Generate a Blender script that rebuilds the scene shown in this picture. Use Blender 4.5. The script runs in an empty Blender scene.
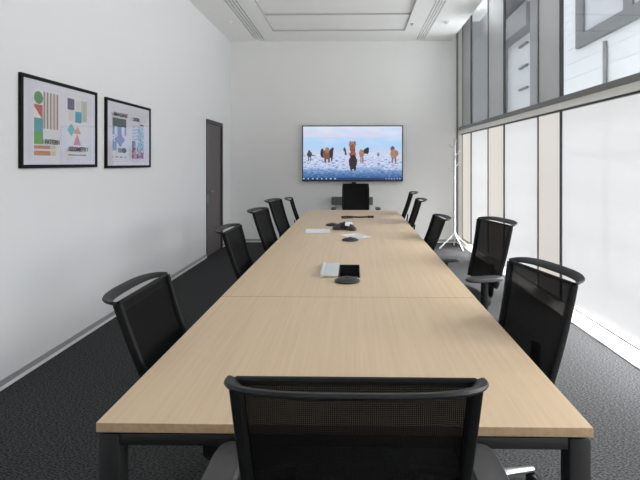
import bpy, bmesh, math, random
from mathutils import Vector, Matrix, noise

random.seed(7)
scene = bpy.context.scene
COL = scene.collection
PI = math.pi
R = math.radians


def lin(v):
    v = v / 255.0
    return v / 12.92 if v <= 0.04045 else ((v + 0.055) / 1.055) ** 2.4


def rgb(r, g, b):
    return (lin(r), lin(g), lin(b), 1.0)


# ------------------------------------------------------------------ materials
def new_mat(name):
    m = bpy.data.materials.new(name)
    m.use_nodes = True
    nt = m.node_tree
    for n in list(nt.nodes):
        nt.nodes.remove(n)
    out = nt.nodes.new('ShaderNodeOutputMaterial')
    return m, nt, out


def principled(name, col, rough=0.5, metal=0.0, spec=0.5, noise_scale=None, noise_amt=0.08, bump=0.0, stretch=None,
               sheen=0.0):
    m, nt, out = new_mat(name)
    b = nt.nodes.new('ShaderNodeBsdfPrincipled')
    b.inputs['Base Color'].default_value = col
    b.inputs['Roughness'].default_value = rough
    b.inputs['Metallic'].default_value = metal
    b.inputs['Specular IOR Level'].default_value = spec
    b.inputs['Sheen Weight'].default_value = sheen
    nt.links.new(b.outputs[0], out.inputs[0])
    if noise_scale:
        tc = nt.nodes.new('ShaderNodeTexCoord')
        mp = nt.nodes.new('ShaderNodeMapping')
        if stretch:
            mp.inputs['Scale'].default_value = stretch
        nz = nt.nodes.new('ShaderNodeTexNoise')
        nz.inputs['Scale'].default_value = noise_scale
        nz.inputs['Detail'].default_value = 4
        nt.links.new(tc.outputs['Object'], mp.inputs[0])
        nt.links.new(mp.outputs[0], nz.inputs['Vector'])
        mix = nt.nodes.new('ShaderNodeMix')
        mix.data_type = 'RGBA'
        mix.inputs['A'].default_value = tuple(c * (1 - noise_amt) for c in col[:3]) + (1,)
        mix.inputs['B'].default_value = tuple(min(1, c * (1 + noise_amt)) for c in col[:3]) + (1,)
        nt.links.new(nz.outputs['Fac'], mix.inputs['Factor'])
        nt.links.new(mix.outputs['Result'], b.inputs['Base Color'])
        if bump:
            bp = nt.nodes.new('ShaderNodeBump')
            bp.inputs['Strength'].default_value = bump
            bp.inputs['Distance'].default_value = 0.004
            nt.links.new(nz.outputs['Fac'], bp.inputs['Height'])
            nt.links.new(bp.outputs[0], b.inputs['Normal'])
    return m


def emission(name, col, strength):
    m, nt, out = new_mat(name)
    e = nt.nodes.new('ShaderNodeEmission')
    e.inputs[0].default_value = col
    e.inputs[1].default_value = strength
    nt.links.new(e.outputs[0], out.inputs[0])
    return m


M = {}
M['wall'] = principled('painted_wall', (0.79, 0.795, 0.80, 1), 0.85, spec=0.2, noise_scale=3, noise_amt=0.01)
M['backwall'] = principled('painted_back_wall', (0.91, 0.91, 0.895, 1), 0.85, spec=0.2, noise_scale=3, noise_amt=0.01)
M['ceil'] = principled('ceiling_paint', (0.93, 0.93, 0.915, 1), 0.9, spec=0.2, noise_scale=4, noise_amt=0.01)
M['void'] = principled('dark_void', (0.02, 0.02, 0.02, 1), 0.9)
M['gap'] = principled('step_shade_grey', (0.52, 0.52, 0.51, 1), 0.9)  # grey that puts the shade of ceiling steps and gaps into the colour
M['vent'] = principled('vent_grey', (0.45, 0.45, 0.44, 1), 0.6)
M['ventdark'] = principled('vent_dark', (0.12, 0.12, 0.12, 1), 0.7)
M['black'] = principled('black_plastic', (0.0085, 0.009, 0.0095, 1), 0.55, spec=0.2, noise_scale=60, noise_amt=0.1)
M['rail'] = principled('charcoal_plastic', (0.012, 0.0125, 0.013, 1), 0.42, spec=0.4, noise_scale=60, noise_amt=0.1)
M['seatfab'] = principled('seat_fabric', (0.012, 0.012, 0.013, 1), 0.9, spec=0.15, noise_scale=250, noise_amt=0.3, bump=0.3)
M['armpad'] = principled('arm_pad_rubber', (0.05, 0.05, 0.052, 1), 0.45, noise_scale=60, noise_amt=0.1)
M['alu'] = principled('polished_aluminium', (0.28, 0.28, 0.28, 1), 0.35, metal=0.9)
M['alusat'] = principled('satin_aluminium', (0.74, 0.75, 0.76, 1), 0.45, metal=0.6, noise_scale=40, noise_amt=0.05)
M['tablemetal'] = principled('black_powder_coat', (0.012, 0.012, 0.013, 1), 0.45, noise_scale=200, noise_amt=0.1)
M['podplastic'] = principled('pod_plastic', (0.028, 0.028, 0.032, 1), 0.35, noise_scale=80, noise_amt=0.1)
M['phoneplastic'] = principled('phone_plastic', (0.05, 0.05, 0.055, 1), 0.35, noise_scale=80, noise_amt=0.1)
M['speaker'] = principled('speaker_mesh', (0.012, 0.012, 0.014, 1), 0.7, noise_scale=400, noise_amt=0.4)
M['paper'] = principled('paper', (0.83, 0.84, 0.86, 1), 0.8, noise_scale=20, noise_amt=0.01)
M['print'] = principled('printed_ink', (0.35, 0.38, 0.45, 1), 0.8)
M['cable'] = principled('cable_black', (0.025, 0.018, 0.018, 1), 0.5)
M['door'] = principled('door_leaf', (0.115, 0.098, 0.1, 1), 0.5, noise_scale=6, noise_amt=0.12, stretch=(8, 8, 0.6))
M['doorframe'] = principled('door_frame_black', (0.02, 0.02, 0.021, 1), 0.45)
M['base_alu'] = principled('skirting_aluminium', (0.4, 0.4, 0.41, 1), 0.5, metal=0.3)
M['base_white'] = principled('skirting_lip', (0.8, 0.8, 0.78, 1), 0.5)
M['mull_dark'] = principled('mullion_dark', (0.035, 0.037, 0.04, 1), 0.4)
M['mull_grey'] = principled('mullion_grey', (0.22, 0.22, 0.21, 1), 0.4)
M['transom'] = principled('transom_grey', (0.2, 0.2, 0.2, 1), 0.45, noise_scale=30, noise_amt=0.03)
M['rail_beige'] = principled('window_head_rail', (0.9, 0.9, 0.85, 1), 0.5, noise_scale=30, noise_amt=0.03)
M['sill'] = principled('sill_stone', (0.86, 0.82, 0.75, 1), 0.55, noise_scale=25, noise_amt=0.02)
M['frame_black'] = principled('picture_frame_black', (0.006, 0.006, 0.006, 1), 0.6, spec=0.2, noise_scale=40, noise_amt=0.1)
M['mat'] = principled('picture_mat', (0.8, 0.79, 0.83, 1), 0.8)
M['ink'] = principled('poster_ink', (0.05, 0.045, 0.05, 1), 0.7)
M['tvbezel'] = principled('tv_bezel', (0.02, 0.022, 0.03, 1), 0.35)
M['boxgrey'] = principled('grey_box_metal', (0.15, 0.155, 0.165, 1), 0.5, noise_scale=90, noise_amt=0.25)
M['standwhite'] = principled('stand_white_metal', (0.7, 0.7, 0.69, 1), 0.35, noise_scale=40, noise_amt=0.03)
M['lens'] = principled('lens_black', (0.01, 0.01, 0.012, 1), 0.15)
M['bldwhite'] = principled('white_render', (0.75, 0.75, 0.75, 1), 0.85, noise_scale=0.8, noise_amt=0.06)
M['bldpale'] = principled('pale_grey_render', (0.58, 0.58, 0.59, 1), 0.85, noise_scale=0.8, noise_amt=0.08)
M['bldgrey'] = principled('grey_cladding', (0.2, 0.2, 0.205, 1), 0.7, noise_scale=1.5, noise_amt=0.1)
M['blddark'] = principled('dark_window_frame', (0.16, 0.16, 0.165, 1), 0.6, noise_scale=3, noise_amt=0.15)
M['bldpane'] = principled('distant_pane', (0.5, 0.51, 0.53, 1), 0.15, noise_scale=1.2, noise_amt=0.25)
M['pave'] = principled('outside_paving', (0.4, 0.4, 0.4, 1), 0.9, noise_scale=2, noise_amt=0.1)


def carpet_mat():
    m, nt, out = new_mat('carpet_charcoal')
    b = nt.nodes.new('ShaderNodeBsdfPrincipled')
    nt.links.new(b.outputs[0], out.inputs[0])
    tc = nt.nodes.new('ShaderNodeTexCoord')
    mp = nt.nodes.new('ShaderNodeMapping')
    mp.inputs['Rotation'].default_value = (0, 0, 0.6)
    mp.inputs['Scale'].default_value = (1, 2.2, 1)
    nt.links.new(tc.outputs['Object'], mp.inputs[0])
    nz = nt.nodes.new('ShaderNodeTexNoise')
    nz.inputs['Scale'].default_value = 75
    nz.inputs['Detail'].default_value = 3
    nt.links.new(mp.outputs[0], nz.inputs['Vector'])
    rp = nt.nodes.new('ShaderNodeValToRGB')
    rp.color_ramp.elements[0].position = 0.32
    rp.color_ramp.elements[0].color = (0.012, 0.0122, 0.0125, 1)
    rp.color_ramp.elements[1].position = 0.68
    rp.color_ramp.elements[1].color = (0.105, 0.106, 0.108, 1)
    nt.links.new(nz.outputs['Fac'], rp.inputs[0])
    nt.links.new(rp.outputs[0], b.inputs['Base Color'])
    b.inputs['Roughness'].default_value = 0.62
    b.inputs["Specular IOR Level"].default_value = 0.0
    bp = nt.nodes.new('ShaderNodeBump')
    bp.inputs['Strength'].default_value = 0.4
    bp.inputs['Distance'].default_value = 0.004
    nt.links.new(nz.outputs['Fac'], bp.inputs['Height'])
    nt.links.new(bp.outputs[0], b.inputs['Normal'])
    return m


M['carpet'] = carpet_mat()


def wood_mat(name, dark, light, rough):
    m, nt, out = new_mat(name)
    b = nt.nodes.new('ShaderNodeBsdfPrincipled')
    nt.links.new(b.outputs[0], out.inputs[0])
    tc = nt.nodes.new('ShaderNodeTexCoord')
    mp = nt.nodes.new('ShaderNodeMapping')
    mp.inputs['Scale'].default_value = (34, 0.8, 34)
    nt.links.new(tc.outputs['Object'], mp.inputs[0])
    nz = nt.nodes.new('ShaderNodeTexNoise')
    nz.inputs['Scale'].default_value = 1.6
    nz.inputs['Detail'].default_value = 6
    nz.inputs['Roughness'].default_value = 0.65
    nz.inputs['Distortion'].default_value = 0.5
    nt.links.new(mp.outputs[0], nz.inputs['Vector'])
    rp = nt.nodes.new('ShaderNodeValToRGB')
    rp.color_ramp.elements[0].position = 0.3
    rp.color_ramp.elements[0].color = dark
    rp.color_ramp.elements[1].position = 0.72
    rp.color_ramp.elements[1].color = light
    nt.links.new(nz.outputs['Fac'], rp.inputs[0])
    nt.links.new(rp.outputs[0], b.inputs['Base Color'])
    b.inputs['Roughness'].default_value = rough
    b.inputs['Specular IOR Level'].default_value = 0.45
    return m


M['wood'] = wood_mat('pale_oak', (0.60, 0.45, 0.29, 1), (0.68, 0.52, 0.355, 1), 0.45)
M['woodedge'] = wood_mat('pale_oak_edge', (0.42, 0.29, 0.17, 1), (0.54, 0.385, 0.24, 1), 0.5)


def mesh_fabric():
    m, nt, out = new_mat('chair_mesh_fabric')
    b = nt.nodes.new('ShaderNodeBsdfPrincipled')
    b.inputs['Base Color'].default_value = (0.008, 0.008, 0.0085, 1)
    b.inputs['Roughness'].default_value = 0.8
    b.inputs['Specular IOR Level'].default_value = 0.06
    t = nt.nodes.new('ShaderNodeBsdfTransparent')
    mx = nt.nodes.new('ShaderNodeMixShader')
    tc = nt.nodes.new('ShaderNodeTexCoord')
    fac = []
    for ax in ('X', 'Z'):
        w = nt.nodes.new('ShaderNodeTexWave')
        w.bands_direction = ax
        w.inputs['Scale'].default_value = 80
        nt.links.new(tc.outputs['Object'], w.inputs['Vector'])
        fac.append(w)
    mul = nt.nodes.new('ShaderNodeMath')
    mul.operation = 'MULTIPLY'
    nt.links.new(fac[0].outputs['Fac'], mul.inputs[0])
    nt.links.new(fac[1].outputs['Fac'], mul.inputs[1])
    sc = nt.nodes.new('ShaderNodeMath')
    sc.operation = 'MULTIPLY'
    sc.inputs[1].default_value = 0.1
    nt.links.new(mul.outputs[0], sc.inputs[0])
    nt.links.new(sc.outputs[0], mx.inputs[0])
    nt.links.new(b.outputs[0], mx.inputs[1])
    nt.links.new(t.outputs[0], mx.inputs[2])
    nt.links.new(mx.outputs[0], out.inputs[0])
    return m


M['mesh'] = mesh_fabric()


def clear_glass(name, refl=0.08, tint=(0.95, 0.97, 0.97, 1)):
    m, nt, out = new_mat(name)
    t = nt.nodes.new('ShaderNodeBsdfTransparent')
    t.inputs[0].default_value = tint
    g = nt.nodes.new('ShaderNodeBsdfGlossy')
    g.inputs['Roughness'].default_value = 0.02
    lw = nt.nodes.new('ShaderNodeLayerWeight')
    lw.inputs['Blend'].default_value = 0.5
    pw = nt.nodes.new('ShaderNodeMath')
    pw.operation = 'POWER'
    pw.inputs[1].default_value = 4.0
    nt.links.new(lw.outputs['Facing'], pw.inputs[0])
    ma = nt.nodes.new('ShaderNodeMath')
    ma.operation = 'MULTIPLY_ADD'
    ma.inputs[1].default_value = refl * 3
    ma.inputs[2].default_value = refl * 0.4
    nt.links.new(pw.outputs[0], ma.inputs[0])
    mx = nt.nodes.new('ShaderNodeMixShader')
    nt.links.new(ma.outputs[0], mx.inputs[0])
    nt.links.new(t.outputs[0], mx.inputs[1])
    nt.links.new(g.outputs[0], mx.inputs[2])
    nt.links.new(mx.outputs[0], out.inputs[0])
    return m


M['glass'] = clear_glass('window_glass', 0.12, (0.9, 0.92, 0.93, 1))
M['picglass'] = clear_glass('picture_glass', 0.16, (0.98, 0.98, 0.99, 1))


def frosted(name, col, strength, thru=0.0):
    """window film that emits a glow of its own in place of daylight behind it"""
    m, nt, out = new_mat(name)
    e = nt.nodes.new('ShaderNodeEmission')
    e.inputs[0].default_value = col
    e.inputs[1].default_value = strength
    d = nt.nodes.new('ShaderNodeBsdfPrincipled')
    d.inputs['Base Color'].default_value = (0.12, 0.12, 0.12, 1)
    d.inputs['Roughness'].default_value = 0.3
    a = nt.nodes.new('ShaderNodeAddShader')
    nt.links.new(e.outputs[0], a.inputs[0])
    nt.links.new(d.outputs[0], a.inputs[1])
    t = nt.nodes.new('ShaderNodeBsdfTransparent')
    mx = nt.nodes.new('ShaderNodeMixShader')
    mx.inputs[0].default_value = thru
    nt.links.new(a.outputs[0], mx.inputs[1])
    nt.links.new(t.outputs[0], mx.inputs[2])
    nt.links.new(mx.outputs[0], out.inputs[0])
    return m


FROST = 0.53
M['frost'] = frosted('white_film_glow', (0.985, 0.985, 1.0, 1), FROST, 0.2)  # backlit look comes mostly from emission in the film
M['frostwarm'] = frosted('cream_film_glow', (1.0, 0.94, 0.88, 1), FROST * 1.0)  # emission alone makes these panels look lit from behind
M['spandrel'] = principled('silver_grey_panel', (0.6, 0.61, 0.63, 1), 0.3, metal=0.25, noise_scale=1.2, noise_amt=0.08)


def attr_mat(name, attr, emit=0.0):
    m, nt, out = new_mat(name)
    at = nt.nodes.new('ShaderNodeVertexColor')
    at.layer_name = attr
    b = nt.nodes.new('ShaderNodeBsdfPrincipled')
    b.inputs['Roughness'].default_value = 0.6
    if emit:
        b.inputs['Base Color'].default_value = (0.01, 0.01, 0.01, 1)
        b.inputs['Roughness'].default_value = 0.3
        b.inputs['Emission Strength'].default_value = emit
        nt.links.new(at.outputs[0], b.inputs['Emission Color'])
    else:
        nt.links.new(at.outputs[0], b.inputs['Base Color'])
    nt.links.new(b.outputs[0], out.inputs[0])
    return m


M['screen'] = attr_mat('tv_picture', 'picture', 0.78)
M['poster'] = attr_mat('poster_print', 'picture')


# ------------------------------------------------------------------ helpers
def link(name, me, mat, parent=None, smooth=None):
    o = bpy.data.objects.new(name, me)
    COL.objects.link(o)
    if mat is not None:
        for mm in (mat if isinstance(mat, (list, tuple)) else [mat]):
            me.materials.append(mm)
    if parent is not None:
        o.parent = parent
    return o


def obj(name, bm, mat, parent=None, smooth=False, loc=None, auto=40):
    bmesh.ops.recalc_face_normals(bm, faces=bm.faces[:])
    if smooth:
        lim = R(auto)
        for f in bm.faces:
            f.smooth = True
        for e in bm.edges:
            if len(e.link_faces) == 2 and e.calc_face_angle(0) > lim:
                e.smooth = False
    me = bpy.data.meshes.new(name)
    bm.to_mesh(me)
    bm.free()
    o = link(name, me, mat, parent)
    if loc:
        o.location = loc
    return o


def tag(o, label, cat, group=None, kind=None):
    o['label'] = label
    o['category'] = cat
    if group:
        o['group'] = group
    if kind:
        o['kind'] = kind
    return o


def thing(name, label, cat, loc=(0, 0, 0), rz=0.0, group=None):
    o = bpy.data.objects.new(name, None)
    o.empty_display_size = 0.1
    COL.objects.link(o)
    o.location = loc
    o.rotation_euler = (0, 0, rz)
    return tag(o, label, cat, group)


def struct(o):
    o['kind'] = 'structure'
    return o


def box(bm, x0, x1, y0, y1, z0, z1, bev=0.0, mi=0, seg=2):
    vs = [bm.verts.new(p) for p in ((x0, y0, z0), (x1, y0, z0), (x1, y1, z0), (x0, y1, z0),
                                    (x0, y0, z1), (x1, y0, z1), (x1, y1, z1), (x0, y1, z1))]
    fs = [bm.faces.new([vs[i] for i in q]) for q in ((0, 3, 2, 1), (4, 5, 6, 7), (0, 1, 5, 4), (1, 2, 6, 5),
                                                     (2, 3, 7, 6), (3, 0, 4, 7))]
    for f in fs:
        f.material_index = mi
    if bev:
        es = {e for f in fs for e in f.edges}
        bmesh.ops.bevel(bm, geom=list(es), offset=bev, segments=seg, affect='EDGES', profile=0.5)
    return vs


def B(*a, **k):
    bm = bmesh.new()
    box(bm, *a, **k)
    return bm


def cyl(bm, p0, p1, r0, r1=None, n=16, cap=True):
    r1 = r0 if r1 is None else r1
    p0, p1 = Vector(p0), Vector(p1)
    d = (p1 - p0).normalized()
    a = d.orthogonal().normalized()
    b = d.cross(a)
    rings = []
    for p, r in ((p0, r0), (p1, r1)):
        rings.append([bm.verts.new(p + (a * math.cos(2 * PI * i / n) + b * math.sin(2 * PI * i / n)) * r) for i in range(n)])
    for i in range(n):
        bm.faces.new((rings[0][i], rings[0][(i + 1) % n], rings[1][(i + 1) % n], rings[1][i]))
    if cap:
        bm.faces.new(rings[0][::-1])
        bm.faces.new(rings[1])


def lathe(bm, prof, n=24, c=(0, 0, 0), sx=1.0, sy=1.0):
    rings = []
    for r, z in prof:
        if r < 1e-6:
            rings.append([bm.verts.new((c[0], c[1], c[2] + z))])
        else:
            rings.append([bm.verts.new((c[0] + sx * r * math.cos(2 * PI * i / n), c[1] + sy * r * math.sin(2 * PI * i / n),
                                        c[2] + z)) for i in range(n)])
    for a, b in zip(rings, rings[1:]):
        for i in range(n):
            j = (i + 1) % n
            if len(a) == 1 and len(b) == 1:
                continue
            if len(a) == 1:
                bm.faces.new((a[0], b[i], b[j]))
            elif len(b) == 1:
                bm.faces.new((a[i], a[j], b[0]))
            else:
                bm.faces.new((a[i], a[j], b[j], b[i]))


def sweep(bm, pts, side, ra, rb, n=10, closed=False, sq=0.75):
    """sweep a rounded-rectangle section: `side` gives, per point, the direction of half-width ra; rb is across it"""
    pts = [Vector(p) for p in pts]
    rings = []
    m = len(pts)
    for i, p in enumerate(pts):
        if closed:
            t = pts[(i + 1) % m] - pts[i - 1]
        else:
            t = pts[min(i + 1, m - 1)] - pts[max(i - 1, 0)]
        t.normalize()
        s = Vector(side[i] if isinstance(side, list) else side)
        s = (s - t * s.dot(t)).normalized()
        u = t.cross(s)
        a = ra[i] if isinstance(ra, list) else ra
        b = rb[i] if isinstance(rb, list) else rb
        ring = []
        for k in range(n):
            an = 2 * PI * (k + 0.5) / n
            ca, sa = math.cos(an), math.sin(an)
            ring.append(bm.verts.new(p + s * a * math.copysign(abs(ca) ** sq, ca) + u * b * math.copysign(abs(sa) ** sq, sa)))
        rings.append(ring)
    rr = list(zip(rings, rings[1:])) + ([(rings[-1], rings[0])] if closed else [])
    for x, y in rr:
        for k in range(n):
            bm.faces.new((x[k], x[(k + 1) % n], y[(k + 1) % n], y[k]))
    if not closed:
        bm.faces.new(rings[0][::-1])
        bm.faces.new(rings[-1])


def copy_tree(o, parent=None):
    c = o.copy()
    COL.objects.link(c)
    if parent is not None:
        c.parent = parent
    for ch in list(o.children):
        copy_tree(ch, c)
    return c


# ------------------------------------------------------------------ room numbers
XL, YB, YR, ZC = -2.337, 8.5, -2.4, 3.8
XC = 1.825                      # edge of the ceiling before the window pocket
ZT = 4.16                       # head of the glazing
K = 0.0267
GX = 2.27


def gx(y):
    return GX - K * y


def wbox(bm, y0, y1, z0, z1, o0, o1, mi=0):
    """a box that follows the window plane; o0..o1 are offsets from the glass, negative into the room"""
    p = []
    for z in (z0, z1):
        p += [(gx(y0) + o0, y0, z), (gx(y0) + o1, y0, z), (gx(y1) + o1, y1, z), (gx(y1) + o0, y1, z)]
    vs = [bm.verts.new(q) for q in p]
    for q in ((0, 3, 2, 1), (4, 5, 6, 7), (0, 1, 5, 4), (1, 2, 6, 5), (2, 3, 7, 6), (3, 0, 4, 7)):
        bm.faces.new([vs[i] for i in q]).material_index = mi


def WB(*a, **k):
    bm = bmesh.new()
    wbox(bm, *a, **k)
    return bm


# floor
bm = bmesh.new()
box(bm, XL - 0.1, 2.45, YR - 0.1, YB + 0.1, -0.1, 0)
struct(obj('floor', bm, M['carpet']))

# left wall with the door opening
DY0, DY1, DZ = 7.075, 7.95, 2.2
bm = bmesh.new()
box(bm, XL - 0.2, XL, YR - 0.1, DY0, 0, ZT + 0.1)
box(bm, XL - 0.2, XL, DY1, YB + 0.2, 0, ZT + 0.1)
box(bm, XL - 0.2, XL, DY0, DY1, DZ, ZT + 0.1)
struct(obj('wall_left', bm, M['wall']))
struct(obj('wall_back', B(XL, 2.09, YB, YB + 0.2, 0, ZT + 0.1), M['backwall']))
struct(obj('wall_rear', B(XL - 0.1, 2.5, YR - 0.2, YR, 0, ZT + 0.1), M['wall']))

# skirting: grey aluminium band over a pale lip
for nm, segs in (('baseboard_left', [(YR, DY0)]), ('baseboard_left_end', [(DY1, YB)])):
    bm = bmesh.new()
    for a, b in segs:
        box(bm, XL, XL + 0.010, a, b, 0.024, 0.062, mi=0)
        box(bm, XL, XL + 0.014, a, b, 0.0, 0.024, mi=1)
    struct(obj(nm, bm, [M['base_alu'], M['base_white']]))
bm = bmesh.new()
box(bm, XL + 0.015, 1.93, YB - 0.010, YB, 0.024, 0.062, mi=0)
box(bm, XL + 0.015, 1.93, YB - 0.014, YB, 0.0, 0.024, mi=1)
struct(obj('baseboard_back', bm, [M['base_alu'], M['base_white']]))

# ceiling: boards with shade-grey edge strips and two long slots for the air
SL0, SL1, SR0, SR1 = -1.85, -1.652, 1.148, 1.32
RX0, RX1, RYB = -1.405, 0.878, 7.83
bm = bmesh.new()
g = 0.009
T = ZC + 0.03
box(bm, XL, SL0, YR, YB, ZC, T)
box(bm, SL0, SL1, 8.385, YB, ZC, T)
box(bm, SL1, RX0 - g, YR, YB, ZC, T)
box(bm, RX0 - g, RX1 + g, RYB + g, YB, ZC, T)
# raised field stepping up near its far end; grey strips imitate shaded step faces
e_ = 0.012
box(bm, RX0, RX1, 7.04 + e_, RYB, ZC + 0.022, T + 0.03)
box(bm, RX0, RX1, YR, 7.04, ZC + 0.042, T + 0.06)
box(bm, RX0 - g, RX0, YR, RYB + g, ZC, ZC + 0.08, mi=1)
box(bm, RX1, RX1 + g, YR, RYB + g, ZC, ZC + 0.08, mi=1)
box(bm, RX0, RX1, RYB, RYB + g, ZC, ZC + 0.06, mi=1)
box(bm, RX0, RX1, 7.04, 7.04 + e_, ZC + 0.02, ZC + 0.08, mi=1)
box(bm, RX1 + g, SR0, YR, YB, ZC, T)
box(bm, SR0, SR1, 8.47, YB, ZC, T)
box(bm, SR1, XC, YR, YB, ZC, T)
box(bm, XC - 0.02, XC, YR, YB, T, ZT + 0.05)
box(bm, XC, 2.36, YR, YB, ZT, ZT + 0.1)
box(bm, XL, XC, YR, YB, T + 0.075, T + 0.1, mi=1)
struct(obj('ceiling', bm, [M['ceil'], M['gap']]))


def slot_vent(label, x0, x1, y1):
    t = thing('slot_air_vent', label, 'air vent', ((x0 + x1) / 2, 0, ZC), 0, 'slot air vents in the ceiling')
    w = (x1 - x0) / 2
    n = 4
    bm = bmesh.new()
    for i in range(n + 1):
        c = -w + 2 * w * i / n
        box(bm, max(-w, c - 0.014), min(w, c + 0.014), YR + 0.02, y1, -0.001, 0.02)
    obj('slats', bm, M['ceil'], t)
    bm = bmesh.new()
    box(bm, -w, w, YR + 0.02, y1, 0.045, 0.05)
    obj('backing', bm, M['ventdark'], t)


slot_vent('long slotted white air vent in the ceiling on the picture wall side', SL0, SL1, 8.384)
slot_vent('long slotted white air vent in the ceiling on the window side', SR0, SR1, 8.469)


def ceil_dot(name, label, cat, x, y, r, mat, group=None):
    bm = bmesh.new()
    lathe(bm, [(0, -0.03), (r * 0.55, -0.03), (r * 0.6, -0.012), (r, -0.01), (r, 0)], 20)
    o = obj(name, bm, mat, smooth=True, loc=(x, y, ZC))
    tag(o, label, cat, group)


ceil_dot('ceiling_sprinkler', 'small dark sprinkler head in the ceiling beside the window side vent', 'sprinkler', 0.955, 7.44, 0.028, M['vent'])
ceil_dot('smoke_detector', 'small pale round detector in the ceiling near the windows', 'smoke detector', 1.518, 7.37, 0.05, M['rail_beige'])
ceil_dot('smoke_detector', 'small pale round detector in the ceiling near the picture wall', 'smoke detector', -2.02, 7.3, 0.045, M['rail_beige'])

# ------------------------------------------------------------------ door
d = bpy.data.objects.new('door_1', None)
COL.objects.link(d)
d.location = (XL, (DY0 + DY1) / 2, 0)
struct(d)
hw = (DY1 - DY0) / 2
bm = bmesh.new()
box(bm, -0.2, 0.012, -hw, -hw + 0.012, 0, DZ)
box(bm, -0.2, 0.012, hw - 0.075, hw, 0, DZ)
box(bm, -0.2, 0.012, -hw + 0.012, hw - 0.075, DZ - 0.06, DZ)
obj('door_frame', bm, M['doorframe'], d)
leaf = obj('door_leaf', B(-0.055, -0.006, -hw + 0.013, hw - 0.076, 0.006, DZ - 0.062), M['door'], d)
bm = bmesh.new()
cyl(bm, (-0.006, -hw + 0.075, 1.04), (0.005, -hw + 0.075, 1.04), 0.026)
cyl(bm, (0, -hw + 0.075, 1.04), (0.05, -hw + 0.075, 1.04), 0.010)
cyl(bm, (0.045, -hw + 0.07, 1.04), (0.045, -hw + 0.21, 1.04), 0.010)
box(bm, -0.006, 0.002, -hw + 0.045, -hw + 0.105, 0.86, 1.0)
obj('door_handle', bm, M['alu'], leaf, smooth=True)

# ------------------------------------------------------------------ glazed wall
bays = [(7.925, 8.5, 'p'), (7.01, 7.925, 'g'), (6.32, 7.01, 'p'), (5.233, 6.32, 'g'), (4.689, 5.233, 'p'),
        (2.55, 4.689, 'g'), (1.95, 2.55, 'p'), (-0.15, 1.95, 'g'), (-0.75, -0.15, 'p'), (-2.4, -0.75, 'g')]
ZS, ZH = 0.085, 2.03            # lower pane
ZU = 2.17
for i, (a, b, kd) in enumerate(bays):
    w = bpy.data.objects.new('window_%d' % (i + 1), None)
    COL.objects.link(w)
    struct(w)
    bm = WB(a, b, ZS, ZH, 0.0, 0.004)
    obj('frosted_pane' if kd == 'g' else 'cream_panel', bm, M['frost'] if kd == 'g' else M['frostwarm'], w)
    bm = WB(a, b, ZU, ZT, 0.0, 0.012)
    obj('clear_pane' if kd == 'g' else 'grey_panel', bm, M['glass'] if kd == 'g' else M['spandrel'], w)
    bm = bmesh.new()
    dark = kd == 'g'
    hwid = (0.022 if dark else 0.014)
    e = b if dark is False else b
    # the mullion at the far edge of each bay; glazed bays meet a dark one on their far side
    wbox(bm, b - hwid, b + hwid if b < 8.4 else b, ZU - 0.01, ZT, -0.012 if kd == 'g' else -0.012, 0.012)
    wbox(bm, b - hwid * 0.8, b + hwid * 0.8 if b < 8.4 else b, ZS, ZH + 0.01, -0.012, 0.012)
    obj('mullion', bm, M['mull_dark'] if kd == 'g' else M['mull_grey'], w)
bm = bmesh.new()
wbox(bm, YR, YB, 2.112, 2.168, -0.075, 0.03)
struct(obj('trim_1', bm, M['transom']))
bm = bmesh.new()
wbox(bm, YR, YB, 2.046, 2.111, -0.065, 0.03)
wbox(bm, YR, YB, 2.03, 2.0455, -0.03, 0.03, mi=1)
struct(obj('trim_2', bm, [M['rail_beige'], M['mull_dark']]))
# raised sill along the foot of the glazing
bm = bmesh.new()
ys = [YR, YB]
prof = [(-0.115, 0.0), (-0.115, 0.012), (-0.035, 0.07), (0.03, 0.075), (0.03, 0.0)]
rings = [[bm.verts.new((gx(y) + o, y, z)) for o, z in prof] for y in ys]
for k in range(len(prof)):
    j = (k + 1) % len(prof)
    bm.faces.new((rings[0][k], rings[0][j], rings[1][j], rings[1][k]))
bm.faces.new(rings[0])
bm.faces.new(rings[1][::-1])
struct(obj('trim_3', bm, M['sill']))
bm = bmesh.new()
wbox(bm, YR, YB, 0.075, 0.086, -0.008, 0.03)
struct(obj('trim_4', bm, M['mull_grey']))
bm = bmesh.new()
box(bm, 1.925, 1.955, YB - 0.03, YB, 0, ZT)
box(bm, 1.955, 2.06, YB - 0.01, YB, 0, ZT, mi=1)
struct(obj('trim_5', bm, [M['mull_grey'], M['rail_beige']]))

# ------------------------------------------------------------------ across the street
t = thing('white_building', 'white building across the street seen through the clear upper panes', 'building', (5.0, 0, 0))
bm = bmesh.new()
box(bm, 0, 1, -12, 12.2, -3, 8.2)
obj('facade', bm, M['bldwhite'], t)
bm = bmesh.new()
box(bm, -0.05, 1, 12.2, 12.75, -3, 8.4)
obj('corner_pilaster', bm, M['bldgrey'], t)
bm = bmesh.new()
box(bm, 0.3, 1.5, 12.75, 15.6, -3, 8)
obj('recessed_wall', bm, M['bldpale'], t)
bm = bmesh.new()
box(bm, -0.1, 1.5, 12.9, 15.6, 5.45, 6.1)
box(bm, -0.4, 1.5, 12.9, 15.6, 6.5, 6.7)
obj('eaves', bm, M['bldgrey'], t)
bm = bmesh.new()
box(bm, -0.3, 1.5, 15.6, 34, -3, 9.5)
obj('grey_wing', bm, M['bldgrey'], t)
bm = bmesh.new()
for k in range(30):                                   # shallow course lines of the cladding
    z = -2 + k * 0.34
    box(bm, -0.012, 0.001, -12, 12.2, z, z + 0.31)
obj('wall_courses', bm, M['bldwhite'], t)
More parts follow.
